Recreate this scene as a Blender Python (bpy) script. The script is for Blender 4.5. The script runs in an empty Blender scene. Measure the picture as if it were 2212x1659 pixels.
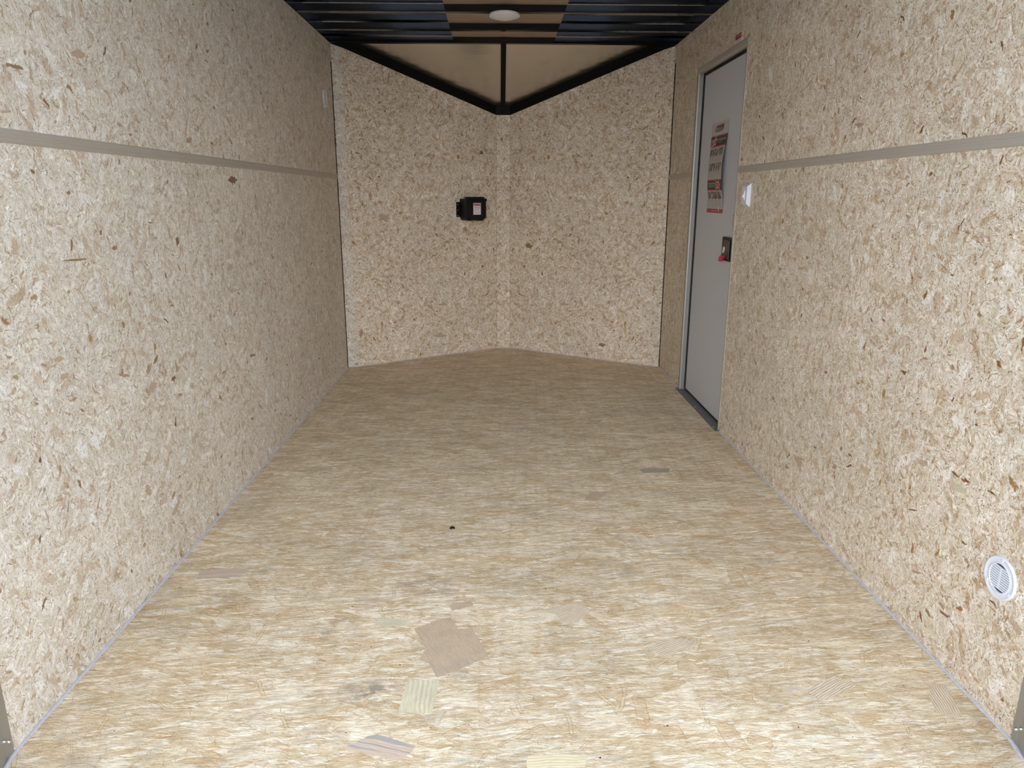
import bpy, bmesh, math, random
from mathutils import Vector, Matrix
random.seed(7)
scn = bpy.context.scene
COL = scn.collection
pi = math.pi

# ------------------------------------------------------------------ measures (metres; the floor is z = 0, y runs towards the nose)
W = 2.0687; HW = W / 2            # clear width
H = 1.9849                        # side wall height
D = 4.6767                        # where the side walls end
NOSE_Y = 5.3136; NOSE_HW = 0.0485; NOSE_Z = 1.6501
CH_X = HW - 0.0587; CH_Y = 4.7099; CH_Z = H - 0.3347 * (CH_Y - D) / 0.6369
REAR = 1.257                      # where the wall boards start, seen from the open rear
REAR_EDGE = 1.03
ROOF = H + 0.034

# ------------------------------------------------------------------ camera
cam_d = bpy.data.cameras.new('camera')
cam_d.sensor_width = 36.0; cam_d.lens = 1555.7 / 2212 * 36.0; cam_d.clip_start = 0.02; cam_d.clip_end = 300
cam = bpy.data.objects.new('camera', cam_d); COL.objects.link(cam)
_ya, _p, _ro = -0.02014, 0.25484, -0.00218
def _w(x, y, z):                  # camera frame (right, forward, up) to world
    c, s = math.cos(_ro), math.sin(_ro); x, z = c * x + s * z, -s * x + c * z
    c, s = math.cos(_p), math.sin(_p); y, z = c * y + s * z, -s * y + c * z
    c, s = math.cos(_ya), math.sin(_ya); x, y = c * x - s * y, s * x + c * y
    return Vector((x, y, z))
_R = Matrix((_w(1, 0, 0), _w(0, 0, 1), -_w(0, 1, 0))).transposed().to_4x4()
cam.matrix_world = Matrix.Translation((-0.0417, 0, 1.1047)) @ _R
scn.camera = cam
scn.cycles.max_bounces = 7; scn.cycles.diffuse_bounces = 4; scn.cycles.glossy_bounces = 4; scn.cycles.adaptive_threshold = 0.07; scn.cycles.adaptive_min_samples = 12

# ------------------------------------------------------------------ daylight: bright hazy sky seen through the open rear
scn.view_settings.view_transform = 'Standard'; scn.view_settings.look = 'None'
scn.view_settings.exposure = 0.0; scn.view_settings.gamma = 1.0; scn.view_settings.use_curve_mapping = False
SUN_EL, SUN_POW, SUN_GAIN, SKY_BASE = .24, 4.0, 2.8, 3.2
world = bpy.data.worlds.new('sky'); scn.world = world; world.use_nodes = True
wn = world.node_tree; wn.nodes.clear()
def _wl(a, b): wn.links.new(a, b)
tc = wn.nodes.new('ShaderNodeTexCoord'); sx = wn.nodes.new('ShaderNodeSeparateXYZ'); rp = wn.nodes.new('ShaderNodeValToRGB')
bg = wn.nodes.new('ShaderNodeBackground'); wo = wn.nodes.new('ShaderNodeOutputWorld')
_wl(tc.outputs['Generated'], sx.inputs[0]); _wl(sx.outputs['Z'], rp.inputs[0]); _wl(rp.outputs[0], bg.inputs['Color']); _wl(bg.outputs[0], wo.inputs['Surface'])
r = rp.color_ramp
r.elements[0].position = 0.0; r.elements[0].color = (1.00, .985, .96, 1)
r.elements[1].position = 1.0; r.elements[1].color = (0.50, 0.58, 0.74, 1)
for p_, c_ in ((0.15, (1.0, 0.99, .97, 1)), (0.35, (0.80, 0.88, 1.0, 1)), (0.6, (0.62, 0.70, 0.85, 1))):
    e = r.elements.new(p_); e.color = c_
# the hazy sky is brightest low down towards the sun, behind the photographer
dt = wn.nodes.new('ShaderNodeVectorMath'); dt.operation = 'DOT_PRODUCT'; dt.inputs[1].default_value = (0.0, -math.cos(SUN_EL), math.sin(SUN_EL))
_wl(tc.outputs['Generated'], dt.inputs[0])
mx = wn.nodes.new('ShaderNodeMath'); mx.operation = 'MAXIMUM'; _wl(dt.outputs['Value'], mx.inputs[0]); mx.inputs[1].default_value = 0.0
pw = wn.nodes.new('ShaderNodeMath'); pw.operation = 'POWER'; _wl(mx.outputs[0], pw.inputs[0]); pw.inputs[1].default_value = SUN_POW
ma = wn.nodes.new('ShaderNodeMath'); ma.operation = 'MULTIPLY_ADD'; _wl(pw.outputs[0], ma.inputs[0]); ma.inputs[1].default_value = SUN_GAIN; ma.inputs[2].default_value = SKY_BASE
_wl(ma.outputs[0], bg.inputs['Strength'])

# ------------------------------------------------------------------ node helpers
class G:
    dims = '3D'
    def __init__(s, name):
        s.m = bpy.data.materials.new(name); s.m.use_nodes = True; s.t = s.m.node_tree; s.t.nodes.clear()
        s.out = s.n('ShaderNodeOutputMaterial'); s.b = s.n('ShaderNodeBsdfPrincipled')
        s.t.links.new(s.b.outputs[0], s.out.inputs[0])
    def n(s, k, **kw):
        q = s.t.nodes.new(k)
        for a, v in kw.items(): setattr(q, a, v)
        return q
    def put(s, sock, v):
        if isinstance(v, bpy.types.NodeSocket): s.t.links.new(v, sock)
        elif v is not None: sock.default_value = v
    def f(s, op, a, b=None, c=None, clamp=False):
        q = s.n('ShaderNodeMath', operation=op, use_clamp=clamp)
        for i, v in enumerate((a, b, c)): s.put(q.inputs[i], v)
        return q.outputs[0]
    def v(s, op, a, b=None, scale=None):
        q = s.n('ShaderNodeVectorMath', operation=op); s.put(q.inputs[0], a)
        if b is not None: s.put(q.inputs[1], b)
        if scale is not None: s.put(q.inputs['Scale'], scale)
        return q.outputs[0]
    def mix(s, fac, a, b):
        q = s.n('ShaderNodeMix', data_type='RGBA'); s.put(q.inputs[0], fac); s.put(q.inputs[6], a); s.put(q.inputs[7], b)
        return q.outputs[2]
    def mul(s, fac, a, b):
        q = s.n('ShaderNodeMix', data_type='RGBA', blend_type='MULTIPLY'); s.put(q.inputs[0], fac); s.put(q.inputs[6], a); s.put(q.inputs[7], b)
        return q.outputs[2]
    def uv(s):
        s.dims = '2D'                       # flat boards: their pattern needs two coordinates only
        return s.n('ShaderNodeUVMap', uv_map='metres').outputs[0]
    def obj(s): return s.n('ShaderNodeTexCoord').outputs['Object']
    def noise(s, vec, scale, detail=2, rough=.5, col=False):
        q = s.n('ShaderNodeTexNoise', noise_dimensions=s.dims); s.put(q.inputs['Vector'], vec)
        q.inputs['Scale'].default_value = scale; q.inputs['Detail'].default_value = detail; q.inputs['Roughness'].default_value = rough
        return q.outputs[1 if col else 0]
    def ramp(s, fac, stops, interp='LINEAR'):
        q = s.n('ShaderNodeValToRGB'); s.put(q.inputs[0], fac); cr = q.color_ramp; cr.interpolation = interp
        cr.elements[0].position = stops[0][0]; cr.elements[0].color = (*stops[0][1], 1)
        cr.elements[1].position = stops[-1][0]; cr.elements[1].color = (*stops[-1][1], 1)
        for p_, c_ in stops[1:-1]:
            e = cr.elements.new(p_); e.color = (*c_, 1)
        return q.outputs[0]
    def rot(s, vec, ang):
        q = s.n('ShaderNodeVectorRotate', rotation_type='Z_AXIS'); s.put(q.inputs['Vector'], vec); s.put(q.inputs['Angle'], ang)
        return q.outputs[0]
    def xyz(s, vec):
        q = s.n('ShaderNodeSeparateXYZ'); s.put(q.inputs[0], vec); return q.outputs
    def vor(s, vec, rnd=1.0):
        q = s.n('ShaderNodeTexVoronoi', voronoi_dimensions='2D', feature='F1'); s.put(q.inputs['Vector'], vec)
        q.inputs['Scale'].default_value = 1.0; q.inputs['Randomness'].default_value = rnd
        return q.outputs
    def strands(s, P, cell, ang, seed):
        """dense mosaic of elongated chips; returns three random numbers per chip"""
        q = s.v('MULTIPLY', s.rot(P, ang), (1 / cell[0], 1 / cell[1], 0))
        o = s.vor(s.v('ADD', q, (seed * 17.3, seed * 9.1, 0)))
        return s.xyz(o['Color'])
    def flakes(s, P, cell, size, ang, spread, prob, seed, power=4, soft=.25, rim=.3):
        """scattered single flakes, each turned its own way; returns mask, random number, local coordinate"""
        q = s.v('ADD', s.v('MULTIPLY', s.rot(P, ang), (1 / cell[0], 1 / cell[1], 0)), (seed * 13.7, seed * 5.9, 0))
        o = s.vor(q, .85); c = s.xyz(o['Color'])
        d = s.v('MULTIPLY', s.v('SUBTRACT', q, o['Position']), (cell[0], cell[1], 0))
        d = s.rot(d, s.f('MULTIPLY_ADD', c[0], spread, -spread / 2))
        l = s.xyz(d)
        hl = s.f('MULTIPLY_ADD', c[1], size[0] * .35, size[0] * .15)
        r2 = s.f('FRACT', s.f('MULTIPLY', c[2], 37.7))
        hw = s.f('MULTIPLY_ADD', r2, size[1] * .3, size[1] * .2)
        a = s.f('POWER', s.f('ABSOLUTE', s.f('DIVIDE', l[0], hl)), power)
        b = s.f('POWER', s.f('ABSOLUTE', s.f('DIVIDE', l[1], hw)), power)
        m = s.f('SUBTRACT', s.f('SUBTRACT', 1.0, a), b)
        on = s.f('LESS_THAN', c[2], prob)
        if power >= 8:                      # straight cut chips: true distance to the edge
            dd = s.f('MINIMUM', s.f('SUBTRACT', hl, s.f('ABSOLUTE', l[0])), s.f('SUBTRACT', hw, s.f('ABSOLUTE', l[1])))
            s.edge = s.f('MULTIPLY', s.f('MULTIPLY', s.f('LESS_THAN', dd, .0009), s.f('GREATER_THAN', dd, 0.0)), on)
            return s.f('MULTIPLY', s.f('DIVIDE', dd, .0006, clamp=True), on), r2, d
        s.edge = s.f('MULTIPLY', s.f('MULTIPLY', s.f('LESS_THAN', m, rim), s.f('GREATER_THAN', m, 0.0)), on)
        m = s.f('MULTIPLY', s.f('DIVIDE', m, soft, clamp=True), on)
        return m, r2, d
    def ridge(s, vec, scale, width, detail=1.0, rough=.5):
        """thin wandering lines"""
        n = s.noise(vec, scale, detail, rough)
        return s.f('SUBTRACT', 1.0, s.f('DIVIDE', s.f('ABSOLUTE', s.f('SUBTRACT', n, .5)), width), clamp=True)
    def step(s, v, lo, hi):
        q = s.n('ShaderNodeMapRange', interpolation_type='SMOOTHSTEP'); s.put(q.inputs[0], v); q.inputs[1].default_value = lo; q.inputs[2].default_value = hi
        return q.outputs[0]
    def done(s, col=None, rough=None, metal=None, bump=None, bump_d=.001, spec=None):
        if col is not None: s.put(s.b.inputs['Base Color'], col if isinstance(col, bpy.types.NodeSocket) else (*col, 1))
        if rough is not None: s.put(s.b.inputs['Roughness'], rough)
        if metal is not None: s.put(s.b.inputs['Metallic'], metal)
        if spec is not None: s.put(s.b.inputs['Specular IOR Level'], spec)
        if bump is not None:
            q = s.n('ShaderNodeBump'); q.inputs['Distance'].default_value = bump_d; q.inputs['Strength'].default_value = 1.0
            s.put(q.inputs['Height'], bump); s.t.links.new(q.outputs[0], s.b.inputs['Normal'])
        return s.m

def plain(name, col, rough=.5, metal=0.0, grain=0.0, gscale=60, spec=None):
    g = G(name)
    if grain:
        n = g.noise(g.obj(), gscale, 3)
        k = g.f('MULTIPLY_ADD', n, grain * 2, 1 - grain)
        c = g.mul(1.0, (*col, 1), g.n('ShaderNodeCombineColor').outputs[0])
        cc = g.t.nodes[-1]
        comb = [q for q in g.t.nodes if q.bl_idname == 'ShaderNodeCombineColor'][0]
        for i in range(3): g.put(comb.inputs[i], k)
        return g.done(c, rough, metal, spec=spec)
    return g.done(col, rough, metal, spec=spec)

# ---- oriented strand board, walls: short mixed chips
def osb_wall(name, ang, seed, tint=(1, 1, 1), amt=1.0):
    g = G(name); P0 = g.v('ADD', g.uv(), (seed * 3.1, seed * 1.7, 0))
    half = (.5, .5, .5)
    n1 = g.v('SUBTRACT', g.noise(P0, 26, 2, .6, True), half); n2 = g.v('SUBTRACT', g.noise(P0, 120, 3, .7, True), half)
    P = g.v('ADD', P0, g.v('ADD', g.v('SCALE', n1, scale=.024), g.v('SCALE', n2, scale=.010)))
    T = [(0, (.46, .36, .26)), (.10, (.56, .47, .37)), (.28, (.61, .575, .47)), (.45, (.655, .585, .515)), (.62, (.63, .60, .53)), (.80, (.71, .66, .595)), (1, (.80, .785, .75))]
    def chips(an, k):
        a = g.strands(P, (.046, .014), an + .2, 1 + k); b = g.strands(P, (.026, .0075), an - .35, 2 + k); d = g.strands(P, (.012, .0035), an, 3 + k)
        c = g.ramp(a[0], T)
        c = g.mix(g.f('GREATER_THAN', b[1], .50), c, g.ramp(b[0], T))
        c = g.mix(g.f('MULTIPLY', g.f('GREATER_THAN', d[1], .5), .6), c, g.ramp(d[0], T))
        f_ = g.noise(g.v('MULTIPLY', g.rot(P, an), (55, 330, 0)), 1, 4, .75)
        return c, f_, a
    c1, f1, a1 = chips(ang, 0); c2, f2, a2 = chips(ang + 1.15, 4); c3, f3, a3 = chips(ang - .85, 8)
    nz = g.noise(g.v('ADD', P, (4.2, 1.3, 0)), 9, 3, .6); nw = g.noise(g.v('ADD', P, (1.2, 7.3, 0)), 11, 3, .6)
    s1 = g.step(nz, .50, .53); s2 = g.step(nw, .53, .56)
    base = g.mix(s1, c1, c2); base = g.mix(s2, base, c3)
    fib = g.f('ADD', g.f('MULTIPLY', f1, g.f('SUBTRACT', 1.0, s1)), g.f('MULTIPLY', f2, s1))
    dense = g.noise(P0, 14, 2, .6)                                  # where loose fibres gather
    gm = g.step(dense, .38, .62)
    # pale chips and larger tan chips
    m, r_, _ = g.flakes(P, (.085, .06), (.090, .028), ang, 2.6, .34, 5, 3, .5)
    base = g.mix(g.f('MULTIPLY', m, .75), base, g.ramp(r_, [(0, (.68, .62, .55)), (.5, (.72, .69, .65)), (1, (.82, .81, .80))]))
    m, r_, _ = g.flakes(P, (.080, .060), (.085, .028), ang + .6, 3.1, .32 * amt, 6, 3, .5)
    base = g.mix(g.f('MULTIPLY', m, .75), base, g.ramp(r_, [(0, (.42, .30, .205)), (.5, (.50, .405, .29)), (1, (.56, .44, .35))]))
    m, r_, _ = g.flakes(P, (.040, .030), (.036, .012), ang, 3.0, .26 * amt, 7, 3, .5)
    base = g.mix(g.f('MULTIPLY', m, .8), base, g.ramp(r_, [(0, (.30, .19, .115)), (.5, (.42, .31, .205)), (1, (.54, .43, .33))]))
    # curly pale fibres and thin dark ones
    w1 = g.v('MULTIPLY', g.rot(P, ang), (70, 150, 0)); w2 = g.v('MULTIPLY', g.rot(P, ang + 1.0), (80, 190, 0))
    base = g.mix(g.f('MULTIPLY', g.f('MULTIPLY', g.ridge(w1, 1, .030, 2), gm), .60), base, (.86, .845, .82, 1))
    base = g.mix(g.f('MULTIPLY', g.f('MULTIPLY', g.ridge(w2, .8, .018, 2), g.step(dense, .50, .66)), .55), base, (.88, .865, .84, 1))
    base = g.mix(g.f('MULTIPLY', g.f('MULTIPLY', g.ridge(g.v('ADD', w1, (31, 17, 0)), .9, .022, 2), g.step(g.noise(P, 32, 2, .5), .48, .60)), .70), base, (.34, .235, .15, 1))
    PS = g.v('ADD', P0, g.v('ADD', g.v('SCALE', n1, scale=.011), g.v('SCALE', n2, scale=.0045)))
    # slivers
    for k, (cl, sz, sp, pr, cA, cB, st) in enumerate([
            ((.026, .015), (.028, .0034), 2.6, .55, (.74, .71, .67), (.87, .86, .84), .75),
            ((.020, .012), (.019, .0026), 2.6, .50, (.24, .155, .095), (.46, .35, .25), .8),
            ((.034, .022), (.034, .0032), 3.1, .34, (.16, .095, .055), (.38, .26, .16), .85),
            ((.012, .009), (.0075, .0026), 3.1, .50, (.12, .08, .05), (.36, .26, .17), .85)]):
        m, r_, _ = g.flakes(PS, cl, sz, ang + (.2, -.25, .1, .4)[k], sp, pr * (amt if k else 1), 11 + k, 2, .6)
        base = g.mix(g.f('MULTIPLY', m, st), base, g.ramp(r_, [(0, cA), (1, cB)]))
    # bark crumbs, knots and tiny pits
    m, r_, _ = g.flakes(P, (.13, .09), (.040, .014), ang, 3.0, .38, 21, 2, .5)
    base = g.mix(g.f('MULTIPLY', m, .9), base, g.ramp(r_, [(0, (.08, .045, .025)), (.3, (.22, .115, .055)), (.6, (.30, .175, .09)), (1, (.36, .25, .12))]))
    pit = g.f('MULTIPLY', g.step(g.noise(P, 230, 2, .5), .63, .70), g.step(g.noise(P0, 18, 2, .5), .44, .60))
    base = g.mix(g.f('MULTIPLY', pit, min(1, .75 * amt)), base, (.16, .11, .075, 1))
    k = g.f('MULTIPLY_ADD', fib, 1.15, .425)
    big = g.noise(P0, 2.2, 3, .6); k = g.f('MULTIPLY', k, g.f('MULTIPLY_ADD', big, .24, .88))
    comb = g.n('ShaderNodeCombineColor')
    for i in range(3): g.put(comb.inputs[i], g.f('MULTIPLY', k, tint[i]))
    bc = g.n('ShaderNodeBrightContrast'); g.put(bc.inputs[0], g.mul(1.0, base, comb.outputs[0])); bc.inputs['Contrast'].default_value = (amt - .6) * .22; bc.inputs['Bright'].default_value = .004
    col = bc.outputs[0]
    return g.done(col, g.f('MULTIPLY_ADD', fib, .25, .5), bump=fib, bump_d=.0006, spec=.35)

# ---- oriented strand board, floor: long strands lying across the trailer
def osb_floor(name, seed):
    g = G(name); P0 = g.v('ADD', g.uv(), (seed * 3.1, seed * 1.7, 0)); half = (.5, .5, .5)
    n1 = g.v('SUBTRACT', g.noise(P0, 12, 3, .6, True), half); n2 = g.v('SUBTRACT', g.noise(g.v('MULTIPLY', P0, (.4, 1, 1)), 90, 3, .7, True), half)
    P = g.v('ADD', P0, g.v('ADD', g.v('MULTIPLY', n1, (.02, .013, 0)), g.v('MULTIPLY', n2, (.006, .0045, 0))))
    T = [(0, (.58, .465, .33)), (.2, (.62, .515, .375)), (.5, (.71, .63, .50)), (.8, (.78, .72, .60)), (1, (.88, .84, .74))]
    T2 = [(0, (.54, .44, .325)), (.3, (.64, .56, .445)), (.7, (.75, .695, .59)), (1, (.86, .825, .75))]
    a = g.strands(P, (.10, .011), .05, 1); b = g.strands(P, (.070, .007), -.18, 2); c = g.strands(P, (.12, .022), .24, 3)
    d = g.strands(P, (.035, .0026), .02, 4)
    base = g.ramp(a[0], T)
    base = g.mix(g.f('GREATER_THAN', b[1], .45), base, g.ramp(b[0], T2))
    base = g.mix(g.f('GREATER_THAN', c[1], .88), base, g.ramp(c[0], T))
    base = g.mix(g.f('MULTIPLY', g.f('GREATER_THAN', d[1], .5), .45), base, g.ramp(d[0], T))
    # flakes with year rings and a darker rim
    for k, (cl, sz, sp, pr, cs) in enumerate([
            ((.12, .09), (.12, .015), 1.3, .55, ((.56, .42, .28), (.70, .60, .46))),
            ((.10, .085), (.085, .010), 3.1, .55, ((.62, .50, .34), (.78, .71, .58))),
            ((.14, .11), (.11, .034), 1.8, .34, ((.52, .37, .245), (.68, .57, .43))),
            ((.21, .16), (.13, .05), 2.9, .16, ((.50, .37, .25), (.70, .60, .45)))]):
        m, r_, loc = g.flakes(P, cl, sz, .1 * k, sp, pr, 31 + k, 8, .25, .55)
        e_ = g.edge
        rings = g.noise(g.v('MULTIPLY', loc, (10, 700, 0)), 1, 2, .5)
        cc = g.mix(g.f('MULTIPLY_ADD', rings, 2.0, -.5, clamp=True), (*cs[0], 1), (*cs[1], 1))
        base = g.mix(g.f('MULTIPLY', m, .62), base, cc)
        base = g.mix(g.f('MULTIPLY', e_, .8), base, (.30, .20, .11, 1))
    # long thin fibres
    q1 = g.v('MULTIPLY', g.rot(P, .05), (22, 380, 0)); q2 = g.v('MULTIPLY', g.rot(P, -.26), (26, 400, 0)); q3 = g.v('MULTIPLY', g.rot(P, .50), (24, 260, 0))
    gm = g.step(g.noise(P0, 9, 2, .6), .38, .60)
    base = g.mix(g.f('MULTIPLY', g.ridge(q1, 1, .060, 3), .70), base, (.40, .275, .155, 1))
    base = g.mix(g.f('MULTIPLY', g.f('MULTIPLY', g.ridge(q2, 1, .040, 3), gm), .80), base, (.38, .26, .15, 1))
    base = g.mix(g.f('MULTIPLY', g.f('MULTIPLY', g.ridge(g.v('ADD', q1, (40, 9, 0)), .8, .045, 2), g.step(g.noise(P0, 12, 2, .5), .48, .6)), .55), base, (.88, .865, .82, 1))
    base = g.mix(g.f('MULTIPLY', g.f('MULTIPLY', g.ridge(q3, 1, .035, 2), g.step(g.noise(P0, 7, 2, .5), .44, .58)), .65), base, (.36, .25, .14, 1))
    # slivers and cracks
    for k, (cl, sz, an, sp, pr, cA, cB, st) in enumerate([
            ((.070, .0115), (.055, .0024), .03, .4, .50, (.34, .24, .15), (.52, .41, .29), .75),
            ((.055, .0170), (.046, .0070), .0, .7, .40, (.82, .79, .72), (.88, .86, .81), .6),
            ((.045, .034), (.044, .0018), .3, 2.6, .65, (.34, .23, .14), (.50, .38, .26), .8),
            ((.036, .028), (.026, .0013), .3, 2.4, .50, (.14, .10, .07), (.32, .22, .14), .8),
            ((.18, .09), (.06, .011), .0, .9, .30, (.42, .24, .13), (.58, .38, .23), .7),
            ((.22, .11), (.06, .014), .0, .5, .28, (.40, .40, .40), (.50, .49, .47), .5)]):
        m, r_, _ = g.flakes(P, cl, sz, an, sp, pr, 41 + k, 2, .6)
        base = g.mix(g.f('MULTIPLY', m, st), base, g.ramp(r_, [(0, cA), (1, cB)]))
    fib = g.noise(g.v('MULTIPLY', P, (30, 460, 0)), 1, 4, .75)
    k = g.f('MULTIPLY_ADD', fib, .80, .58)
    big = g.noise(g.v('MULTIPLY', P0, (1, 2, 0)), 2.6, 3, .65); k = g.f('MULTIPLY', k, g.f('MULTIPLY_ADD', big, .36, .82))
    for x_, y_, r_, st in ((-.334, 1.431, .060, .75), (-.262, 1.907, .085, .40), (-.129, 1.486, .045, .30), (-.477, 1.681, .07, .30), (-.23, 1.62, .03, .35), (-.808, 1.845, .06, .35), (.30, 1.98, .08, .22), (-.42, 2.05, .10, .22)):
        q = g.v('SUBTRACT', P0, (x_ + seed * 3.1, y_ + seed * 1.7, 0)); ln = g.n('ShaderNodeVectorMath', operation='LENGTH'); g.put(ln.inputs[0], g.v('MULTIPLY', q, (.7, 1, 0)))
        w_ = g.f('MULTIPLY', g.step(ln.outputs['Value'], r_, r_ * .1), g.step(g.noise(P0, 26, 4, .7), .36, .62))
        base = g.mix(g.f('MULTIPLY', w_, st), base, (.24, .22, .21, 1))
    # scuffed grey dirt and black pits
    dirt = g.f('MULTIPLY', g.f('SUBTRACT', g.noise(P0, 6.5, 4, .7), .58, clamp=True), 4.0, clamp=True)
    base = g.mix(g.f('MULTIPLY', dirt, .55), base, (.36, .33, .30, 1))
    m, r_, _ = g.flakes(P0, (.10, .08), (.0055, .005), 0, 3, .16, 61, 2, .5)
    base = g.mix(m, base, (.06, .05, .045, 1))
    comb = g.n('ShaderNodeCombineColor')
    for i in range(3): g.put(comb.inputs[i], g.f('MULTIPLY', k, (1.045, 1.0, .90)[i]))
    bc = g.n('ShaderNodeBrightContrast'); g.put(bc.inputs[0], g.mul(1.0, base, comb.outputs[0])); bc.inputs['Contrast'].default_value = .14
    return g.done(bc.outputs[0], g.f('MULTIPLY_ADD', fib, .25, .48), bump=fib, bump_d=.0005, spec=.35)

def rings_mat(name, dark, light, scale, seed, grey=0.0, stripes=None, even=0.0):
    """one big flake: y of its coordinates runs across the year rings"""
    g = G(name); P = g.v('ADD', g.uv(), (seed, seed * .7, 0))
    w = g.v('ADD', P, g.v('SCALE', g.v('SUBTRACT', g.noise(P, 14, 2, .5, True), (.5, .5, .5)), scale=.012))
    s_ = g.f('SINE', g.f('MULTIPLY', g.xyz(w)[1], scale * 2 * pi))
    amp = g.f('MAXIMUM', g.step(g.noise(g.v('MULTIPLY', P, (4, 22, 0)), 1, 1, .5), .40, .62), even)
    f2 = g.noise(g.v('MULTIPLY', P, (26, 520, 0)), 1, 3, .65)
    k = g.f('ADD', g.f('MULTIPLY_ADD', g.f('MULTIPLY', s_, amp), .34, .5), g.f('MULTIPLY_ADD', f2, 1.4, -.7), clamp=True)
    c = g.mix(k, (*dark, 1), (*light, 1))
    c = g.mix(g.f('MULTIPLY', g.ridge(g.v('MULTIPLY', P, (14, 210, 0)), 1, .03, 3), .35), c, (.36, .26, .18, 1))
    if grey: c = g.mix(g.f('MULTIPLY', g.f('SUBTRACT', g.noise(P, 16, 4, .65), .46, clamp=True), grey * 4, clamp=True), c, (.35, .30, .235, 1))
    if stripes: c = g.mix(g.f('MULTIPLY', g.step(g.noise(g.v('MULTIPLY', w, (3, 110, 0)), 1, 1, .5), .60, .66), .75), c, (*stripes, 1))
    return g.done(c, .6, spec=.3)

M = {}
M['osb_L'] = osb_wall('strand_board_left', 1.35, 1.0, (1.01, .995, .960), .85)
M['osb_R'] = osb_wall('strand_board_right', 1.80, 2.3, (1.03, .985, .915), 1.25)
M['osb_V'] = osb_wall('strand_board_nose', 1.52, 3.7, (1.04, .995, .945), 1.6)
M['floor'] = osb_floor('strand_board_floor', .4)
M['alu_strip'] = plain('beige_metal_strip', (.47, .425, .36), .45, .25, .04, 30)
M['alu'] = plain('brushed_aluminium', (.36, .35, .33), .45, .6, .05, 40)
M['post'] = plain('galvanised_metal', (.40, .395, .37), .42, .75, .10, 25)
M['caulk'] = plain('white_caulk', (.53, .515, .54), .45, 0, .25, 120)
M['black'] = plain('black_paint', (.0035, .004, .006), .10, 0, 0, spec=.5)
M['black_flat'] = plain('black_underside', (.004, .004, .0035), .55, spec=.15)
M['blackplastic'] = plain('black_plastic', (.0045, .0045, .004), .45, spec=.3)
M['gasket'] = plain('black_rubber', (.006, .006, .006), .7)
M['white'] = plain('white_plastic', (.70, .73, .79), .35)
M['lampwhite'] = plain('lamp_plastic', (.86, .86, .86), .35)
M['slot'] = plain('dark_slot', (.035, .045, .08), .8)
M['chrome'] = plain('screw_metal', (.80, .82, .85), .22, 1.0)
M['red'] = plain('red_print', (.42, .035, .030), .5)
M['darkred'] = plain('dark_red_print', (.33, .012, .03), .5)
M['redlever'] = plain('red_plastic', (.50, .015, .03), .35)
M['ink'] = plain('black_ink', (.03, .028, .024), .6)
M['band'] = plain('charcoal_print', (.045, .045, .035), .55)
M['greyink'] = plain('grey_ink', (.30, .28, .27), .6)
M['paper'] = plain('paper', (.50, .465, .455), .6)
M['paperwhite'] = plain('paper_white', (.80, .78, .78), .5)
M['sticker'] = plain('sticker_white', (.66, .64, .64), .5)
M['dark_gap'] = plain('dark_gap', (.02, .015, .012), .9)
M['stone'] = plain('concrete_yard', (.44, .425, .40), .9, 0, .25, 3)
# white fibreglass door skin with a fine pebble
g = G('white_door_skin'); n = g.noise(g.obj(), 260, 2, .5); n2 = g.noise(g.obj(), 5, 3, .6)
k = g.f('ADD', g.f('MULTIPLY_ADD', n, .16, .86), g.f('MULTIPLY_ADD', n2, .08, -.04))
M['door'] = g.done(g.mix(k, (.30, .30, .31, 1), (.60, .605, .63, 1)), .5, bump=n, bump_d=.0006)
# tan plywood under the roof skin
g = G('tan_plywood'); P = g.obj(); n = g.noise(g.v('MULTIPLY', P, (18, 160, 18)), 1, 3, .6); n2 = g.noise(P, 5, 3, .6)
k = g.f('ADD', g.f('MULTIPLY', n, .5), g.f('MULTIPLY', n2, .5))
M['ply'] = g.done(g.mix(k, (.32, .225, .15, 1), (.50, .38, .28, 1)), .6)
# thin shiny roof skin, very slightly wavy; blue reflections painted into its colour
g = G('roof_skin'); n = g.noise(g.v('MULTIPLY', g.obj(), (1.2, 2.4, 1)), 1.2, 1, .5)
M['skin'] = g.done((.38, .45, .58), .08, 1.0, bump=n, bump_d=.0035)
g = G('nose_roof_skin'); n = g.noise(g.v('MULTIPLY', g.obj(), (2, 6, 1)), 2.0, 2, .5); nd = g.noise(g.v('MULTIPLY', g.obj(), (5, 9, 5)), 1.6, 4, .65)
M['skin_nose'] = g.done(g.mix(g.f('MULTIPLY', g.f('SUBTRACT', nd, .54, clamp=True), 2.0, clamp=True), (.72, .68, .61, 1), (.54, .50, .45, 1)), .26, 1.0, bump=n, bump_d=.003)

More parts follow.
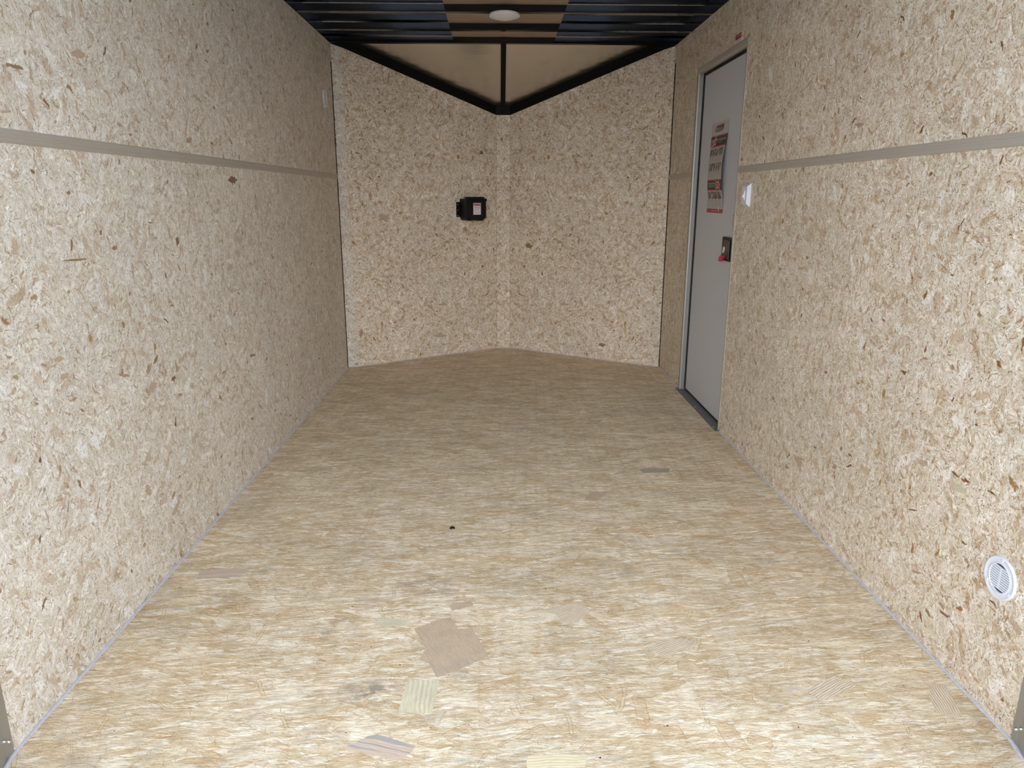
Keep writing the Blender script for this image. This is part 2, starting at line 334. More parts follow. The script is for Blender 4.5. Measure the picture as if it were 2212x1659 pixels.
# ------------------------------------------------------------------ mesh helpers
def uvs(bm, fn):
    l = bm.loops.layers.uv.verify()
    for f_ in bm.faces:
        for lp in f_.loops: lp[l].uv = fn(lp.vert.co, f_.normal)
def uv_box(co, n):
    a = [abs(x) for x in n]
    if a[0] >= a[1] and a[0] >= a[2]: return (co.y, co.z)
    if a[1] >= a[2]: return (co.x, co.z)
    return (co.x, co.y)
def uv_wall(T):
    T = Vector(T)
    return lambda co, n: (co.dot(T), co.z)
def obj(name, bm, mat, parent=None, uvf=None, smooth=False, origin=None):
    if origin is None:
        origin = Vector((0, 0, 0))
        q = parent
        while q is not None: origin = origin + q.location; q = q.parent
    else: origin = Vector(origin)
    bmesh.ops.recalc_face_normals(bm, faces=bm.faces) if smooth != 'keep' else None
    bm.normal_update(); uvs(bm, uvf or uv_box)
    if parent is None: pass
    for v in bm.verts: v.co -= origin
    me = bpy.data.meshes.new(name); bm.to_mesh(me); bm.free()
    me.uv_layers[0].name = 'metres'
    for m_ in (mat if isinstance(mat, (list, tuple)) else [mat]): me.materials.append(m_)
    if smooth is True:
        for p_ in me.polygons: p_.use_smooth = True
    elif smooth == 'auto':
        me.shade_auto = None if False else None
    o = bpy.data.objects.new(name, me); COL.objects.link(o)
    if parent is not None: o.parent = parent
    else: o.location = origin
    return o
def autosmooth(o, ang=.6):
    me = o.data
    for p_ in me.polygons: p_.use_smooth = True
    b2 = bmesh.new(); b2.from_mesh(me)
    for e_ in b2.edges:
        if len(e_.link_faces) == 2 and e_.calc_face_angle(0) > ang: e_.smooth = False
    b2.to_mesh(me); b2.free(); return o
def struct(o): o['kind'] = 'structure'; return o
def tag(o, label, cat, group=None):
    o['label'] = label; o['category'] = cat
    if group: o['group'] = group
    return o
def thing(name, label, cat, loc, group=None):
    o = bpy.data.objects.new(name, None); COL.objects.link(o); o.location = loc; o.empty_display_size = .05
    return tag(o, label, cat, group)
def prism(bm, pts, ext, mi=0):
    """pts: 3-D loop, ext: extrusion vector"""
    ext = Vector(ext); a = [bm.verts.new(Vector(p_)) for p_ in pts]; b = [bm.verts.new(Vector(p_) + ext) for p_ in pts]
    fs = [bm.faces.new(a), bm.faces.new(b[::-1])]
    for i in range(len(a)):
        j = (i + 1) % len(a); fs.append(bm.faces.new((a[i], a[j], b[j], b[i])))
    for f_ in fs: f_.material_index = mi
    return a + b
def box(bm, lo, hi, bev=0.0, mi=0, seg=2, fn=None):
    t = bmesh.new()
    (x0, y0, z0), (x1, y1, z1) = lo, hi
    prism(t, [(x0, y0, z0), (x1, y0, z0), (x1, y1, z0), (x0, y1, z0)], (0, 0, z1 - z0))
    bmesh.ops.recalc_face_normals(t, faces=t.faces)
    if bev: bmesh.ops.bevel(t, geom=list(t.edges), offset=bev, segments=seg, profile=.5, affect='EDGES')
    merge(bm, t, fn, mi)
def merge(bm, t, fn=None, mi=0):
    vm = {}
    for v in t.verts: vm[v] = bm.verts.new(fn(v.co) if fn else v.co)
    for f_ in t.faces:
        nf = bm.faces.new([vm[v] for v in f_.verts]); nf.material_index = mi
    t.free()
def lathe(bm, prof, fn=None, seg=40, mi=0):
    """prof: (radius, height) list; axis z; fn maps to world"""
    t = bmesh.new(); rings = []
    for r_, z_ in prof:
        if r_ < 1e-6: rings.append([t.verts.new((0, 0, z_))])
        else: rings.append([t.verts.new((r_ * math.cos(2 * pi * i / seg), r_ * math.sin(2 * pi * i / seg), z_)) for i in range(seg)])
    for a, b in zip(rings, rings[1:]):
        for i in range(seg):
            j = (i + 1) % seg
            if len(a) == 1 and len(b) == 1: continue
            if len(a) == 1: t.faces.new((a[0], b[i], b[j]))
            elif len(b) == 1: t.faces.new((a[i], a[j], b[0]))
            else: t.faces.new((a[i], a[j], b[j], b[i]))
    merge(bm, t, fn, mi)
def frame(o, X, Y, Z):
    o, X, Y, Z = map(Vector, (o, X, Y, Z))
    return lambda c: o + X * c[0] + Y * c[1] + Z * c[2]
B = bmesh.new
def text_mesh(body, size, fn, mi=0, bm=None, sx_=1.0, align='CENTER'):
    cu = bpy.data.curves.new('lettering', 'FONT'); cu.body = body; cu.size = size; cu.align_x = align; cu.align_y = 'CENTER'; cu.resolution_u = 2
    o = bpy.data.objects.new('lettering', cu); COL.objects.link(o)
    dg = bpy.context.evaluated_depsgraph_get(); me = bpy.data.meshes.new_from_object(o.evaluated_get(dg))
    COL.objects.unlink(o); bpy.data.objects.remove(o)
    t = bmesh.new(); t.from_mesh(me); bpy.data.meshes.remove(me)
    bmesh.ops.triangulate(t, faces=t.faces)
    merge(bm, t, lambda c: fn((c[0] * sx_, c[1], c[2])), mi)

# ------------------------------------------------------------------ floor: three boards laid across, thin joints between
bm = B()
def floor_board(y0, y1):
    prism(bm, [(-HW - .01, y0, -.03), (HW + .03, y0, -.03), (HW + .03, y1, -.03), (-HW - .01, y1, -.03)], (0, 0, .03))
floor_board(1.06, 2.2250); floor_board(2.2272, 3.4760)
prism(bm, [(-HW - .01, 3.4778, -.03), (HW + .03, 3.4778, -.03), (HW + .03, D, -.03), (CH_X + .02, CH_Y + .02, -.03), (NOSE_HW + .01, NOSE_Y + .02, -.03),
           (-NOSE_HW - .01, NOSE_Y + .02, -.03), (-CH_X - .02, CH_Y + .02, -.03), (-HW - .01, D, -.03)], (0, 0, .03))
# single big flakes pressed flush into the board face, with their own grain
FL = []
def flake(pts, gd, mi):
    rj = random.Random(len(FL)); out = []
    for a, b in zip(pts, pts[1:] + pts[:1]):
        n_ = max(1, int(math.dist(a, b) / .006))
        for i in range(n_): out.append((a[0] + (b[0] - a[0]) * i / n_ + rj.uniform(-.0011, .0011), a[1] + (b[1] - a[1]) * i / n_ + rj.uniform(-.0011, .0011)))
    FL.append((out, gd, mi))
flake([(-.266, 1.681), (-.196, 1.726), (-.171, 1.732), (-.146, 1.672), (-.113, 1.683), (-.067, 1.559), (-.128, 1.515), (-.188, 1.480), (-.213, 1.535), (-.239, 1.548), (-.225, 1.590), (-.246, 1.640)], 2.05, 1)
flake([(-.256, 1.474), (-.181, 1.470), (-.186, 1.40), (-.189, 1.357), (-.265, 1.363), (-.262, 1.42)], 1.62, 2)
flake([(.016, 1.230), (.060, 1.233), (.135, 1.232), (.131, 1.197), (.07, 1.194), (.013, 1.196)], .02, 3)
flake([(-.320, 1.290), (-.300, 1.296), (-.215, 1.262), (-.222, 1.244), (-.243, 1.221), (-.300, 1.238), (-.36, 1.258)], -.3, 4)
flake([(.968, 1.434), (1.002, 1.430), (.990, 1.375), (.975, 1.326), (.925, 1.342), (.940, 1.39)], 1.40, 5)
flake([(.10, 1.775), (.17, 1.80), (.215, 1.765), (.17, 1.70), (.125, 1.715)], .75, 5)
flake([(-.385, 1.715), (-.35, 1.735), (-.29, 1.722), (-.285, 1.700), (-.345, 1.690)], -.15, 2)
flake([(-.95, 1.99), (-.87, 2.01), (-.80, 2.005), (-.83, 1.960), (-.94, 1.945)], .15, 4)
flake([(.33, 1.59), (.43, 1.63), (.47, 1.60), (.37, 1.545)], .5, 5)
flake([(.66, 1.42), (.76, 1.47), (.80, 1.44), (.70, 1.385)], .55, 5)
flake([(-.18, 1.795), (-.12, 1.815), (-.112, 1.790), (-.17, 1.765)], .3, 1)
flake([(.282, 2.506), (.314, 2.585), (.388, 2.584), (.329, 2.497)], .9, 1)
flake([(.547, 2.816), (.60, 2.828), (.679, 2.825), (.665, 2.778), (.557, 2.775)], .02, 6)
lay = bm.loops.layers.uv.verify()
for i, (pts, gd, mi) in enumerate(FL):
    f_ = bm.faces.new([bm.verts.new((x, y, .0003)) for x, y in pts][::-1])
    f_.material_index = mi
FLAKE_M = [M['floor'],
           rings_mat('flake_brown', (.43, .31, .19), (.66, .52, .365), 430, 1.3, .40),
           rings_mat('flake_olive', (.57, .50, .33), (.77, .70, .49), 90, 2.1, .2),
           rings_mat('flake_yellow', (.66, .53, .31), (.82, .73, .50), 140, 3.7),
           rings_mat('flake_pink', (.52, .38, .27), (.72, .59, .45), 150, 4.9, .0, (.34, .335, .33)),
           rings_mat('flake_striped', (.44, .31, .185), (.84, .74, .56), 175, 6.2, 0, None, 1.0),
           rings_mat('flake_grey', (.31, .275, .225), (.46, .41, .34), 120, 7.2)]
gd_of = {i: FL[i][1] for i in range(len(FL))}
def uv_floor(co, n): return (co.x, co.y)
o = struct(obj('floor', bm, FLAKE_M, None, uv_floor, smooth='keep'))
# turn the grain of each big flake
me = o.data; ul = me.uv_layers[0].data; k = 0
for p_ in me.polygons:
    if p_.material_index:
        a = FL[k][1]; k += 1
        for li in p_.loop_indices:
            x, y = ul[li].uv; ul[li].uv = (x * math.cos(a) + y * math.sin(a), -x * math.sin(a) + y * math.cos(a))
bmn = B(); bmn.from_mesh(me)
for f_ in bmn.faces:
    f_.normal_update()
    if f_.material_index and f_.normal.z < 0: f_.normal_flip()
bmesh.ops.recalc_face_normals(bmn, faces=[f_ for f_ in bmn.faces if not f_.material_index]); bmn.to_mesh(me); bmn.free()

# ------------------------------------------------------------------ side walls (boards, strip seam at 1.22 m, header board 2 mm proud at the top)
DY0, DY1, DZ = 3.335, 4.105, 1.742          # doorway
TH = .012; OUT = .05
HEAD = 1.882
def side_wall(s, mat, name):
    X0 = s * HW; X1 = s * (HW + TH)
    root = None
    bm = B()
    def slab(y0, y1, z0, z1, xa=X0, xb=X1): box(bm, (min(xa, xb), y0, z0), (max(xa, xb), y1, z1))
    if s < 0:
        slab(REAR, 4.6560, 0, 1.2195); slab(REAR, 4.6560, 1.2205, HEAD + .004)
    else:
        slab(REAR, DY0, 0, 1.2195); slab(DY1, 4.6560, 0, 1.2195)
        slab(REAR, DY0, 1.2205, HEAD + .004); slab(DY1, 4.6560, 1.2205, HEAD + .004); slab(DY0, DY1, DZ, HEAD + .004)
    w = struct(obj(name, bm, mat))
    bm = B(); box(bm, (min(X0 - s * .0015, X1), REAR, HEAD + .0045), (max(X0 - s * .0015, X1), D + .004, H), .0007)
    h = obj('header_board', bm, mat, w); return w
wl = side_wall(-1, M['osb_L'], 'wall_left'); wr = side_wall(1, M['osb_R'], 'wall_right')

# outer skins that close the trailer and keep the daylight out
bm = B(); box(bm, (-HW - OUT - .004, REAR_EDGE, -.06), (-HW - OUT, D + .02, ROOF + .03))
struct(obj('trim_1', bm, M['dark_gap']))
bm = B()
for lo, hi in (((HW + OUT, REAR_EDGE, -.06), (HW + OUT + .004, DY0 - .02, ROOF + .03)), ((HW + OUT, DY1 + .02, -.06), (HW + OUT + .004, D + .02, ROOF + .03)), ((HW + OUT, DY0 - .02, DZ), (HW + OUT + .004, DY1 + .02, ROOF + .03)), ((HW + OUT + .02, DY0 - .05, -.06), (HW + OUT + .024, DY1 + .05, DZ + .05))):
    box(bm, lo, hi)
struct(obj('trim_2', bm, M['dark_gap']))

# ------------------------------------------------------------------ nose walls: corner pieces, two long boards, narrow centre board
SL = 0.3347 / 0.6369                           # fall of the nose roof
def zroof(y): return H - SL * (y - D)
def vboard(p, q, mat, name, z_off=.0, th=TH):
    p = Vector((*p, 0)); q = Vector((*q, 0)); T = (q - p).normalized(); Nn = Vector((T.y, -T.x, 0))
    if Nn.y > 0: Nn = -Nn
    bm = B()
    a, b = p, q
    za, zb = zroof(p.y), zroof(q.y)
    prism(bm, [a, b, b + Vector((0, 0, zb)), a + Vector((0, 0, za))], -Nn * th)
    return struct(obj(name, bm, mat, None, uv_wall(T))), T, Nn
wvl, TL, NL = vboard((-CH_X, CH_Y), (-NOSE_HW, NOSE_Y), M['osb_V'], 'wall_front_left')
wvr, TR, NR = vboard((CH_X, CH_Y), (NOSE_HW, NOSE_Y), M['osb_V'], 'wall_front_right')
vboard((-NOSE_HW + .0008, NOSE_Y - .001), (NOSE_HW - .0008, NOSE_Y - .001), M['osb_V'], 'wall_front')
vboard((-HW + .0005, D + .0045), (-CH_X - .0006, CH_Y - .0004), M['osb_L'], 'wall_corner_left')
vboard((HW - .0005, D + .0045), (CH_X + .0006, CH_Y - .0004), M['osb_R'], 'wall_corner_right')
# 2 mm proud sloping header boards along the top of the nose walls
def vhead(p, q, Nn, T, parent, mat):
    p = Vector((*p, 0)) + Nn * .0012; q = Vector((*q, 0)) + Nn * .0012; bm = B()
    prism(bm, [p + Vector((0, 0, zroof(p.y) - .088)), q + Vector((0, 0, zroof(q.y) - .088)), q + Vector((0, 0, zroof(q.y))), p + Vector((0, 0, zroof(p.y)))], Nn * -.001)
    obj('header_board', bm, mat, parent, uv_wall(T * -1))
vhead((-CH_X, CH_Y), (-NOSE_HW, NOSE_Y), NL, TL, wvl, M['osb_V'])
vhead((CH_X, CH_Y), (NOSE_HW, NOSE_Y), NR, TR, wvr, M['osb_V'])
# dark backing behind the nose
bm = B()
pp = [(-HW - OUT, D - .02), (-HW - OUT, D + .03), (-NOSE_HW - .02, NOSE_Y + .06), (NOSE_HW + .02, NOSE_Y + .06), (HW + OUT, D + .03), (HW + OUT, D - .02)]
for a, b in zip(pp, pp[1:]):
    prism(bm, [(*a, -.06), (*b, -.06), (*b, ROOF + .05), (*a, ROOF + .05)], (0, .003, 0))
struct(obj('trim_3', bm, M['dark_gap']))

# ------------------------------------------------------------------ the larger single chips pressed flush into the wall boards
# board, position along it and height, half length vector, half width vector, colour
CHIPS = [('L', 2.292, 0.968, -0.0031, -0.0167, -0.0131, 0.0006, 1),
         ('L', 2.012, 0.629, -0.0141, -0.0148, -0.0122, 0.0046, 0),
         ('L', 2.062, 0.645, -0.0164, -0.0130, -0.0086, 0.0036, 2),
         ('L', 2.157, 0.563, -0.0111, -0.0082, -0.0136, 0.0059, 1),
         ('L', 1.872, 0.644, 0.0321, -0.0095, -0.0021, -0.0045, 0),
         ('L', 1.610, 0.746, 0.0220, -0.0001, 0.0019, -0.0065, 3),
         ('L', 1.518, 0.904, -0.0119, -0.0211, -0.0124, 0.0031, 3),
         ('L', 1.736, 0.958, 0.0672, -0.0030, -0.0004, -0.0027, 2),
         ('L', 1.620, 0.703, 0.0189, 0.0029, 0.0053, -0.0076, 3),
         ('L', 1.553, 0.746, 0.0120, -0.0043, -0.0021, -0.0036, 0),
         ('L', 1.449, 0.786, 0.0082, -0.0018, -0.0010, -0.0036, 0),
         ('L', 1.507, 0.671, 0.0075, -0.0022, -0.0010, -0.0038, 0),
         ('L', 1.643, 0.643, 0.0124, 0.0023, 0.0037, -0.0045, 0),
         ('L', 1.873, 1.429, 0.0403, 0.0035, -0.0057, -0.0100, 3),
         ('L', 1.621, 1.361, 0.0260, 0.0000, -0.0032, -0.0048, 2),
         ('L', 1.566, 1.269, 0.0179, 0.0029, -0.0004, -0.0036, 3),
         ('L', 2.824, 1.163, 0.0449, -0.0084, -0.0226, -0.0120, 1),
         ('L', 2.462, 1.277, 0.0259, 0.0019, -0.0027, -0.0101, 0),
         ('L', 2.016, 0.571, 0.0297, 0.0138, 0.0195, -0.0114, 3),
         ('L', 2.867, 0.480, 0.0377, -0.0047, 0.0028, -0.0062, 2),
         ('L', 2.069, 0.170, 0.0273, 0.0169, 0.0133, -0.0087, 3),
         ('L', 1.920, 0.295, 0.0012, -0.0172, -0.0201, 0.0066, 3),
         ('R', 1.535, 0.146, -0.0162, -0.0025, 0.0043, -0.0059, 0),
         ('R', 1.522, 0.131, -0.0226, 0.0021, 0.0027, -0.0052, 1),
         ('R', 1.478, 0.297, -0.0087, -0.0044, 0.0046, -0.0048, 0),
         ('R', 1.653, 0.170, -0.0240, 0.0090, 0.0006, -0.0042, 0),
         ('R', 1.439, 0.270, -0.0030, -0.0051, 0.0054, -0.0039, 0),
         ('R', 1.583, 0.098, -0.0118, -0.0067, 0.0044, -0.0044, 2),
         ('R', 1.304, 0.241, -0.0191, -0.0070, 0.0067, -0.0094, 3),
         ('R', 2.145, 0.269, -0.0011, 0.0113, -0.0149, 0.0044, 0),
         ('R', 1.551, 0.449, -0.0342, -0.0014, 0.0055, -0.0100, 4),
         ('R', 1.706, 0.319, -0.0212, 0.0072, 0.0001, -0.0026, 1),
         ('R', 1.568, 0.474, -0.0167, -0.0022, 0.0025, -0.0037, 1),
         ('R', 2.243, 1.312, -0.0248, -0.0002, -0.0042, -0.0068, 0),
         ('R', 1.700, 1.271, -0.0076, -0.0143, 0.0097, -0.0001, 3),
         ('R', 1.806, 1.281, -0.0293, -0.0084, 0.0015, -0.0038, 3),
         ('R', 1.692, 0.454, -0.0219, 0.0033, 0.0029, -0.0105, 3),
         ('R', 2.407, 0.191, -0.0231, -0.0143, 0.0273, -0.0152, 3),
         ('R', 2.498, 0.129, -0.0174, -0.0016, 0.0113, -0.0092, 0),
         ('V', 0.554, 0.353, 0.0328, -0.0279, -0.0084, -0.0080, 3),
         ('V', 0.348, 0.351, 0.0142, -0.0147, -0.0051, -0.0041, 0),
         ('V', 0.983, 1.397, 0.0151, 0.0005, -0.0002, -0.0153, 1),
         ('V', 0.844, 0.882, 0.0189, -0.0004, -0.0003, -0.0191, 0),
         ('V', 0.142, 1.101, 0.0095, 0.0000, -0.0016, -0.0316, 0),
         ('V', 0.233, 0.969, 0.0365, -0.0126, -0.0112, -0.0247, 3),
         ('V', 0.032, 0.224, 0.0127, -0.0035, -0.0087, -0.0360, 0),
         ('V', 0.622, 0.146, 0.0599, -0.0063, -0.0004, -0.0133, 3),
         ('U', 0.945, 0.763, -0.0300, -0.0135, 0.0114, -0.0174, 2),
         ('U', 0.351, 0.107, -0.0280, 0.0031, -0.0006, -0.0163, 2),
         ('U', 0.583, 1.328, -0.0197, -0.0065, 0.0033, -0.0083, 0),
         ('U', 0.101, 1.526, -0.0233, 0.0113, -0.0050, -0.0074, 0),
         ('U', 0.551, 0.812, -0.0106, -0.0005, 0.0022, -0.0312, 0),
         ('U', 0.266, 0.576, -0.0173, -0.0143, 0.0069, -0.0070, 3)]
def chip_col(name, dark, light):
    g = G(name); n = g.noise(g.uv(), 130, 3, .65); n2 = g.noise(g.v('MULTIPLY', g.uv(), (60, 420, 0)), 1, 2, .6)
    k = g.f('ADD', g.f('MULTIPLY_ADD', n, 1.2, -.3), g.f('MULTIPLY_ADD', n2, .6, -.3), clamp=True)
    return g.done(g.mix(k, (*dark, 1), (*light, 1)), .6, spec=.3)
CHIP_M = [chip_col('chip_brown', (.32, .215, .135), (.58, .46, .34)), chip_col('chip_bark', (.14, .08, .045), (.44, .30, .20)),
          chip_col('chip_ochre', (.22, .15, .07), (.44, .31, .17)), chip_col('chip_tan', (.42, .31, .205), (.60, .49, .375)), chip_col('chip_olive', (.50, .44, .30), (.66, .60, .46))]
def put_chips(wall, key, pos, normal, uvf):
    rc = random.Random(ord(key)); b2 = B(); b2.from_mesh(wall.data); base = len(wall.data.materials); lay = b2.loops.layers.uv.verify()
    for m_ in CHIP_M: wall.data.materials.append(m_)
    for k, t_, z_, ax, az, bx2, bz, c in CHIPS:
        if k != key: continue
        pts = []
        for i in range(22):
            an = 2 * pi * i / 22; ca, sa = math.cos(an), math.sin(an); r_ = rc.uniform(.55, 1.10)
            ca = math.copysign(abs(ca) ** .8, ca); sa = math.copysign(abs(sa) ** .8, sa)
            pts.append((t_ + (ax * ca + bx2 * sa) * r_, z_ + (az * ca + bz * sa) * r_))
        vs = [b2.verts.new(pos(p_[0], p_[1])) for p_ in pts]; f_ = b2.faces.new(vs); f_.normal_update()
        if f_.normal.dot(Vector(normal)) < 0: f_.normal_flip()
        f_.material_index = base + c
        L2 = math.hypot(ax, az); ux, uz = ax / L2, az / L2
        for lp, p_ in zip(f_.loops, pts if f_.loops[0].vert is vs[0] else pts): lp[lay].uv = ((lp.vert.co.y * ux + lp.vert.co.z * uz), (-lp.vert.co.y * uz + lp.vert.co.z * ux))
    b2.to_mesh(wall.data); b2.free()
put_chips(wl, 'L', lambda t, z: Vector((-HW + .00035, t, z)), (1, 0, 0), None)
put_chips(wr, 'R', lambda t, z: Vector((HW - .00035, t, z)), (-1, 0, 0), None)
put_chips(wvl, 'V', lambda t, z: Vector((-CH_X, CH_Y, z)) + TL * t + NL * .0004, NL, None)
_T2 = Vector((-TL.x, TL.y, 0))
put_chips(wvr, 'U', lambda t, z: Vector((CH_X, CH_Y, z)) + _T2 * t + NR * .0004, NR, None)

# ------------------------------------------------------------------ metal seam strips at 1.22 m
def strip(s, y0, y1, name):
    bm = B(); x = s * HW; xi = s * (HW - .0032)
    z0, z1 = 1.207, 1.236
    pr = [(x, z0), (xi + s * .0012, z0 + .0008), (xi, z0 + .004), (xi, z0 + .0105), (xi + s * .0008, z0 + .0118), (xi + s * .0008, z1 - .0118), (xi, z1 - .0105), (xi, z1 - .004), (xi + s * .0012, z1 - .0008), (x, z1)]
    prism(bm, [(a, y0, b) for a, b in pr], (0, y1 - y0, 0))
    return struct(obj(name, bm, M['alu_strip']))
strip(-1, REAR, D - .003, 'trim_4'); strip(1, REAR, DY0 - .0115, 'trim_5'); strip(1, DY1 + .0165, D - .003, 'trim_6')

# ------------------------------------------------------------------ bead of caulk along the bottom of the walls
def bead(pts, name, r0=.006):
    bm = B(); rnd = random.Random(hash(name) % 1000 if False else len(name) + len(pts)); rings = []
    P = []
    for a, b in zip(pts, pts[1:]):
        a, b = Vector((*a, 0)), Vector((*b, 0)); n_ = max(2, int((b - a).length / .03))
        for i in range(n_): P.append(a.lerp(b, i / n_))
    P.append(Vector((*pts[-1], 0)))
    for i, p_ in enumerate(P):
        d_ = (P[min(i + 1, len(P) - 1)] - P[max(i - 1, 0)]).normalized(); nx = Vector((d_.y, -d_.x, 0))
        r_ = r0 * (1 + .22 * rnd.uniform(-1, 1))
        rings.append([bm.verts.new(p_ + nx * (r_ * 1.5 * math.cos(t)) + Vector((0, 0, .0005 + r_ * 1.2 * math.sin(t)))) for t in (0, .45, .9, pi / 2, 2.25, 2.7, pi)])
    for a, b in zip(rings, rings[1:]):
        for i in range(6): bm.faces.new((a[i], a[i + 1], b[i + 1], b[i]))
    o = obj(name, bm, M['caulk'], None, smooth=True); return struct(o)
bead([(-HW + .012, 1.10), (-HW + .012, 1.20), (-HW + .002, REAR - .003), (-HW, D), (-CH_X, CH_Y), (-NOSE_HW, NOSE_Y), (NOSE_HW, NOSE_Y), (CH_X, CH_Y), (HW, D), (HW, DY1 + .035)], 'baseboard_left', .0034)
bead([(HW, DY0 - .03), (HW, REAR), (HW - .012, 1.20), (HW - .012, 1.10)], 'baseboard_right', .0036)

# ------------------------------------------------------------------ rear frame posts
def post(s, name):
    bm = B(); x = s * HW
    pr = [(x, REAR), (x - s * .0015, REAR - .001), (x - s * .0015, 1.235), (x - s * .010, 1.205), (x - s * .012, 1.20), (x - s * .012, REAR_EDGE), (x + s * .05, REAR_EDGE), (x + s * .05, REAR)]
    prism(bm, [(a, b, 0) for a, b in pr], (0, 0, ROOF + .02))
    t = struct(obj(name, bm, M['post']))
    for y_, z_, r_, xo in ((1.247, .035, .0042, .0015), (1.2345, .046, .0038, .0018)):
        b2 = B(); lathe(b2, [(r_, 0), (r_, .0006), (r_ * .8, .0026), (r_ * .35, .0036), (0, .0038)], frame((x - s * xo, y_, z_), (0, 1, 0), (0, 0, 1), (-s, 0, 0)), 16)
        obj('screw', b2, M['chrome'], t, smooth=True)
    return t
post(-1, 'trim_7'); post(1, 'trim_8')

# ------------------------------------------------------------------ roof: shiny skin, cross bows, side rails, plywood backing, nose frame
bm = B(); box(bm, (-HW - OUT, REAR_EDGE, ROOF + .0065), (HW + OUT, D + .02, ROOF + .0095))
ceil = struct(obj('ceiling', bm, M['skin']))
# sloping nose skin
bm = B(); e_ = .062
pts = [(-HW, D + .02), (HW, D + .02), (CH_X, CH_Y + .03), (NOSE_HW + .02, NOSE_Y + .03), (-NOSE_HW - .02, NOSE_Y + .03), (-CH_X, CH_Y + .03)]
prism(bm, [(x, y, zroof(y) + e_) for x, y in pts], (0, 0, .003))
obj('nose_roof', bm, M['skin_nose'], ceil)
bm = B()
prism(bm, [(x, y, z) for x, y, z in ((-HW - OUT, D + .005, ROOF + .01), (HW + OUT, D + .005, ROOF + .01), (HW + OUT, NOSE_Y + .07, ROOF + .01), (-HW - OUT, NOSE_Y + .07, ROOF + .01))], (0, 0, .003))
struct(obj('trim_9', bm, M['dark_gap']))

# side rails along the wall tops
for s, nm in ((-1, 'trim_10'), (1, 'trim_11')):
    bm = B(); xs = sorted((s * (HW - .000), s * (HW + OUT)))
    box(bm, (xs[0], REAR, H), (xs[1], D + .02, ROOF + .0065), .002)
    struct(obj(nm, bm, M['black']))
# rails of the nose, following the slope above the boards
def nose_rail(pts, nm, hgt=.060, wd=.040):
    bm = B()
    for (a, Na), (b, Nb) in zip(pts, pts[1:]):
        a, b = Vector((*a, 0)), Vector((*b, 0)); T = (b - a).normalized(); Nn = Vector((T.y, -T.x, 0)); Nn = -Nn if Nn.y > 0 else Nn
        za, zb = zroof(a.y) + .0005, zroof(b.y) + .0005
        A = [a + Vector((0, 0, za)) + Nn * .0, a + Vector((0, 0, za + hgt)) + Nn * .0, a + Vector((0, 0, za + hgt)) - Nn * wd, a + Vector((0, 0, za)) - Nn * wd]
        C_ = [b + Vector((0, 0, zb)), b + Vector((0, 0, zb + hgt)), b + Vector((0, 0, zb + hgt)) - Nn * wd, b + Vector((0, 0, zb)) - Nn * wd]
        va = [bm.verts.new(p_) for p_ in A]; vb = [bm.verts.new(p_) for p_ in C_]
        bm.faces.new(va); bm.faces.new(vb[::-1])
        for i in range(4): bm.faces.new((va[i], va[(i + 1) % 4], vb[(i + 1) % 4], vb[i]))
    return struct(obj(nm, bm, M['black_flat']))
nose_rail([((-HW, D + .01), 0), ((-CH_X, CH_Y), 0), ((-NOSE_HW, NOSE_Y), 0), ((NOSE_HW, NOSE_Y), 0), ((CH_X, CH_Y), 0), ((HW, D + .01), 0)], 'trim_12')

# cross bows, counted from the nose
ORD = ['nearest the sloped nose', 'second from the nose, just ahead of the dome light', 'third back from the nose, carrying the dome light', 'fourth back from the nose', 'fifth back from the nose', 'sixth back from the nose', 'seventh back from the nose', 'eighth back from the nose', 'ninth back from the nose, above the rear opening']
YB = [4.690, 4.340, 3.940] + [3.940 - .375 * i for i in range(1, 7)]
for i, yb in enumerate(YB):
    bm = B(); wd = .040; h_ = .0335
    pr = [(yb - wd, H + h_), (yb - wd, H + .003), (yb - wd + .003, H), (yb - .003, H), (yb, H + .003), (yb, H + h_)]
    prism(bm, [(-HW + .002, a, b) for a, b in pr], (2 * HW - .004, 0, 0))
    o = obj('roof_bow', bm, M['black'], None, origin=(0, yb - wd / 2, H))
    tag(o, 'black steel roof bow, ' + ORD[i], 'roof beam', 'black cross bows under the roof')
    o['kind'] = 'thing'

bm = B(); box(bm, (-.305, 3.05, ROOF), (.306, 4.648, ROOF + .0055), .0008)
tag(obj('plywood_panel', bm, M['ply'], None, origin=(0, 3.9, ROOF)), 'tan plywood backing panel above the roof bows behind the dome light', 'panel')

# centre rib of the nose roof
bm = B(); y0, y1 = D + .006, NOSE_Y - .008
A = [(-.0175, y0, zroof(y0) + .012), (.0135, y0, zroof(y0) + .012), (.0135, y0, zroof(y0) + .036), (-.0175, y0, zroof(y0) + .036)]
Bq = [(x, y1, z - zroof(y0) + zroof(y1) - (.004)) for x, _, z in A]
va = [bm.verts.new(p_) for p_ in A]; vb = [bm.verts.new(p_) for p_ in Bq]
bm.faces.new(va); bm.faces.new(vb[::-1])
for i in range(4): bm.faces.new((va[i], va[(i + 1) % 4], vb[(i + 1) % 4], vb[i]))
o = obj('nose_rib', bm, M['black_flat'], None, origin=(0, y0, zroof(y0)))
tag(o, 'narrow dark rib running down the middle of the sloped nose roof', 'roof beam')

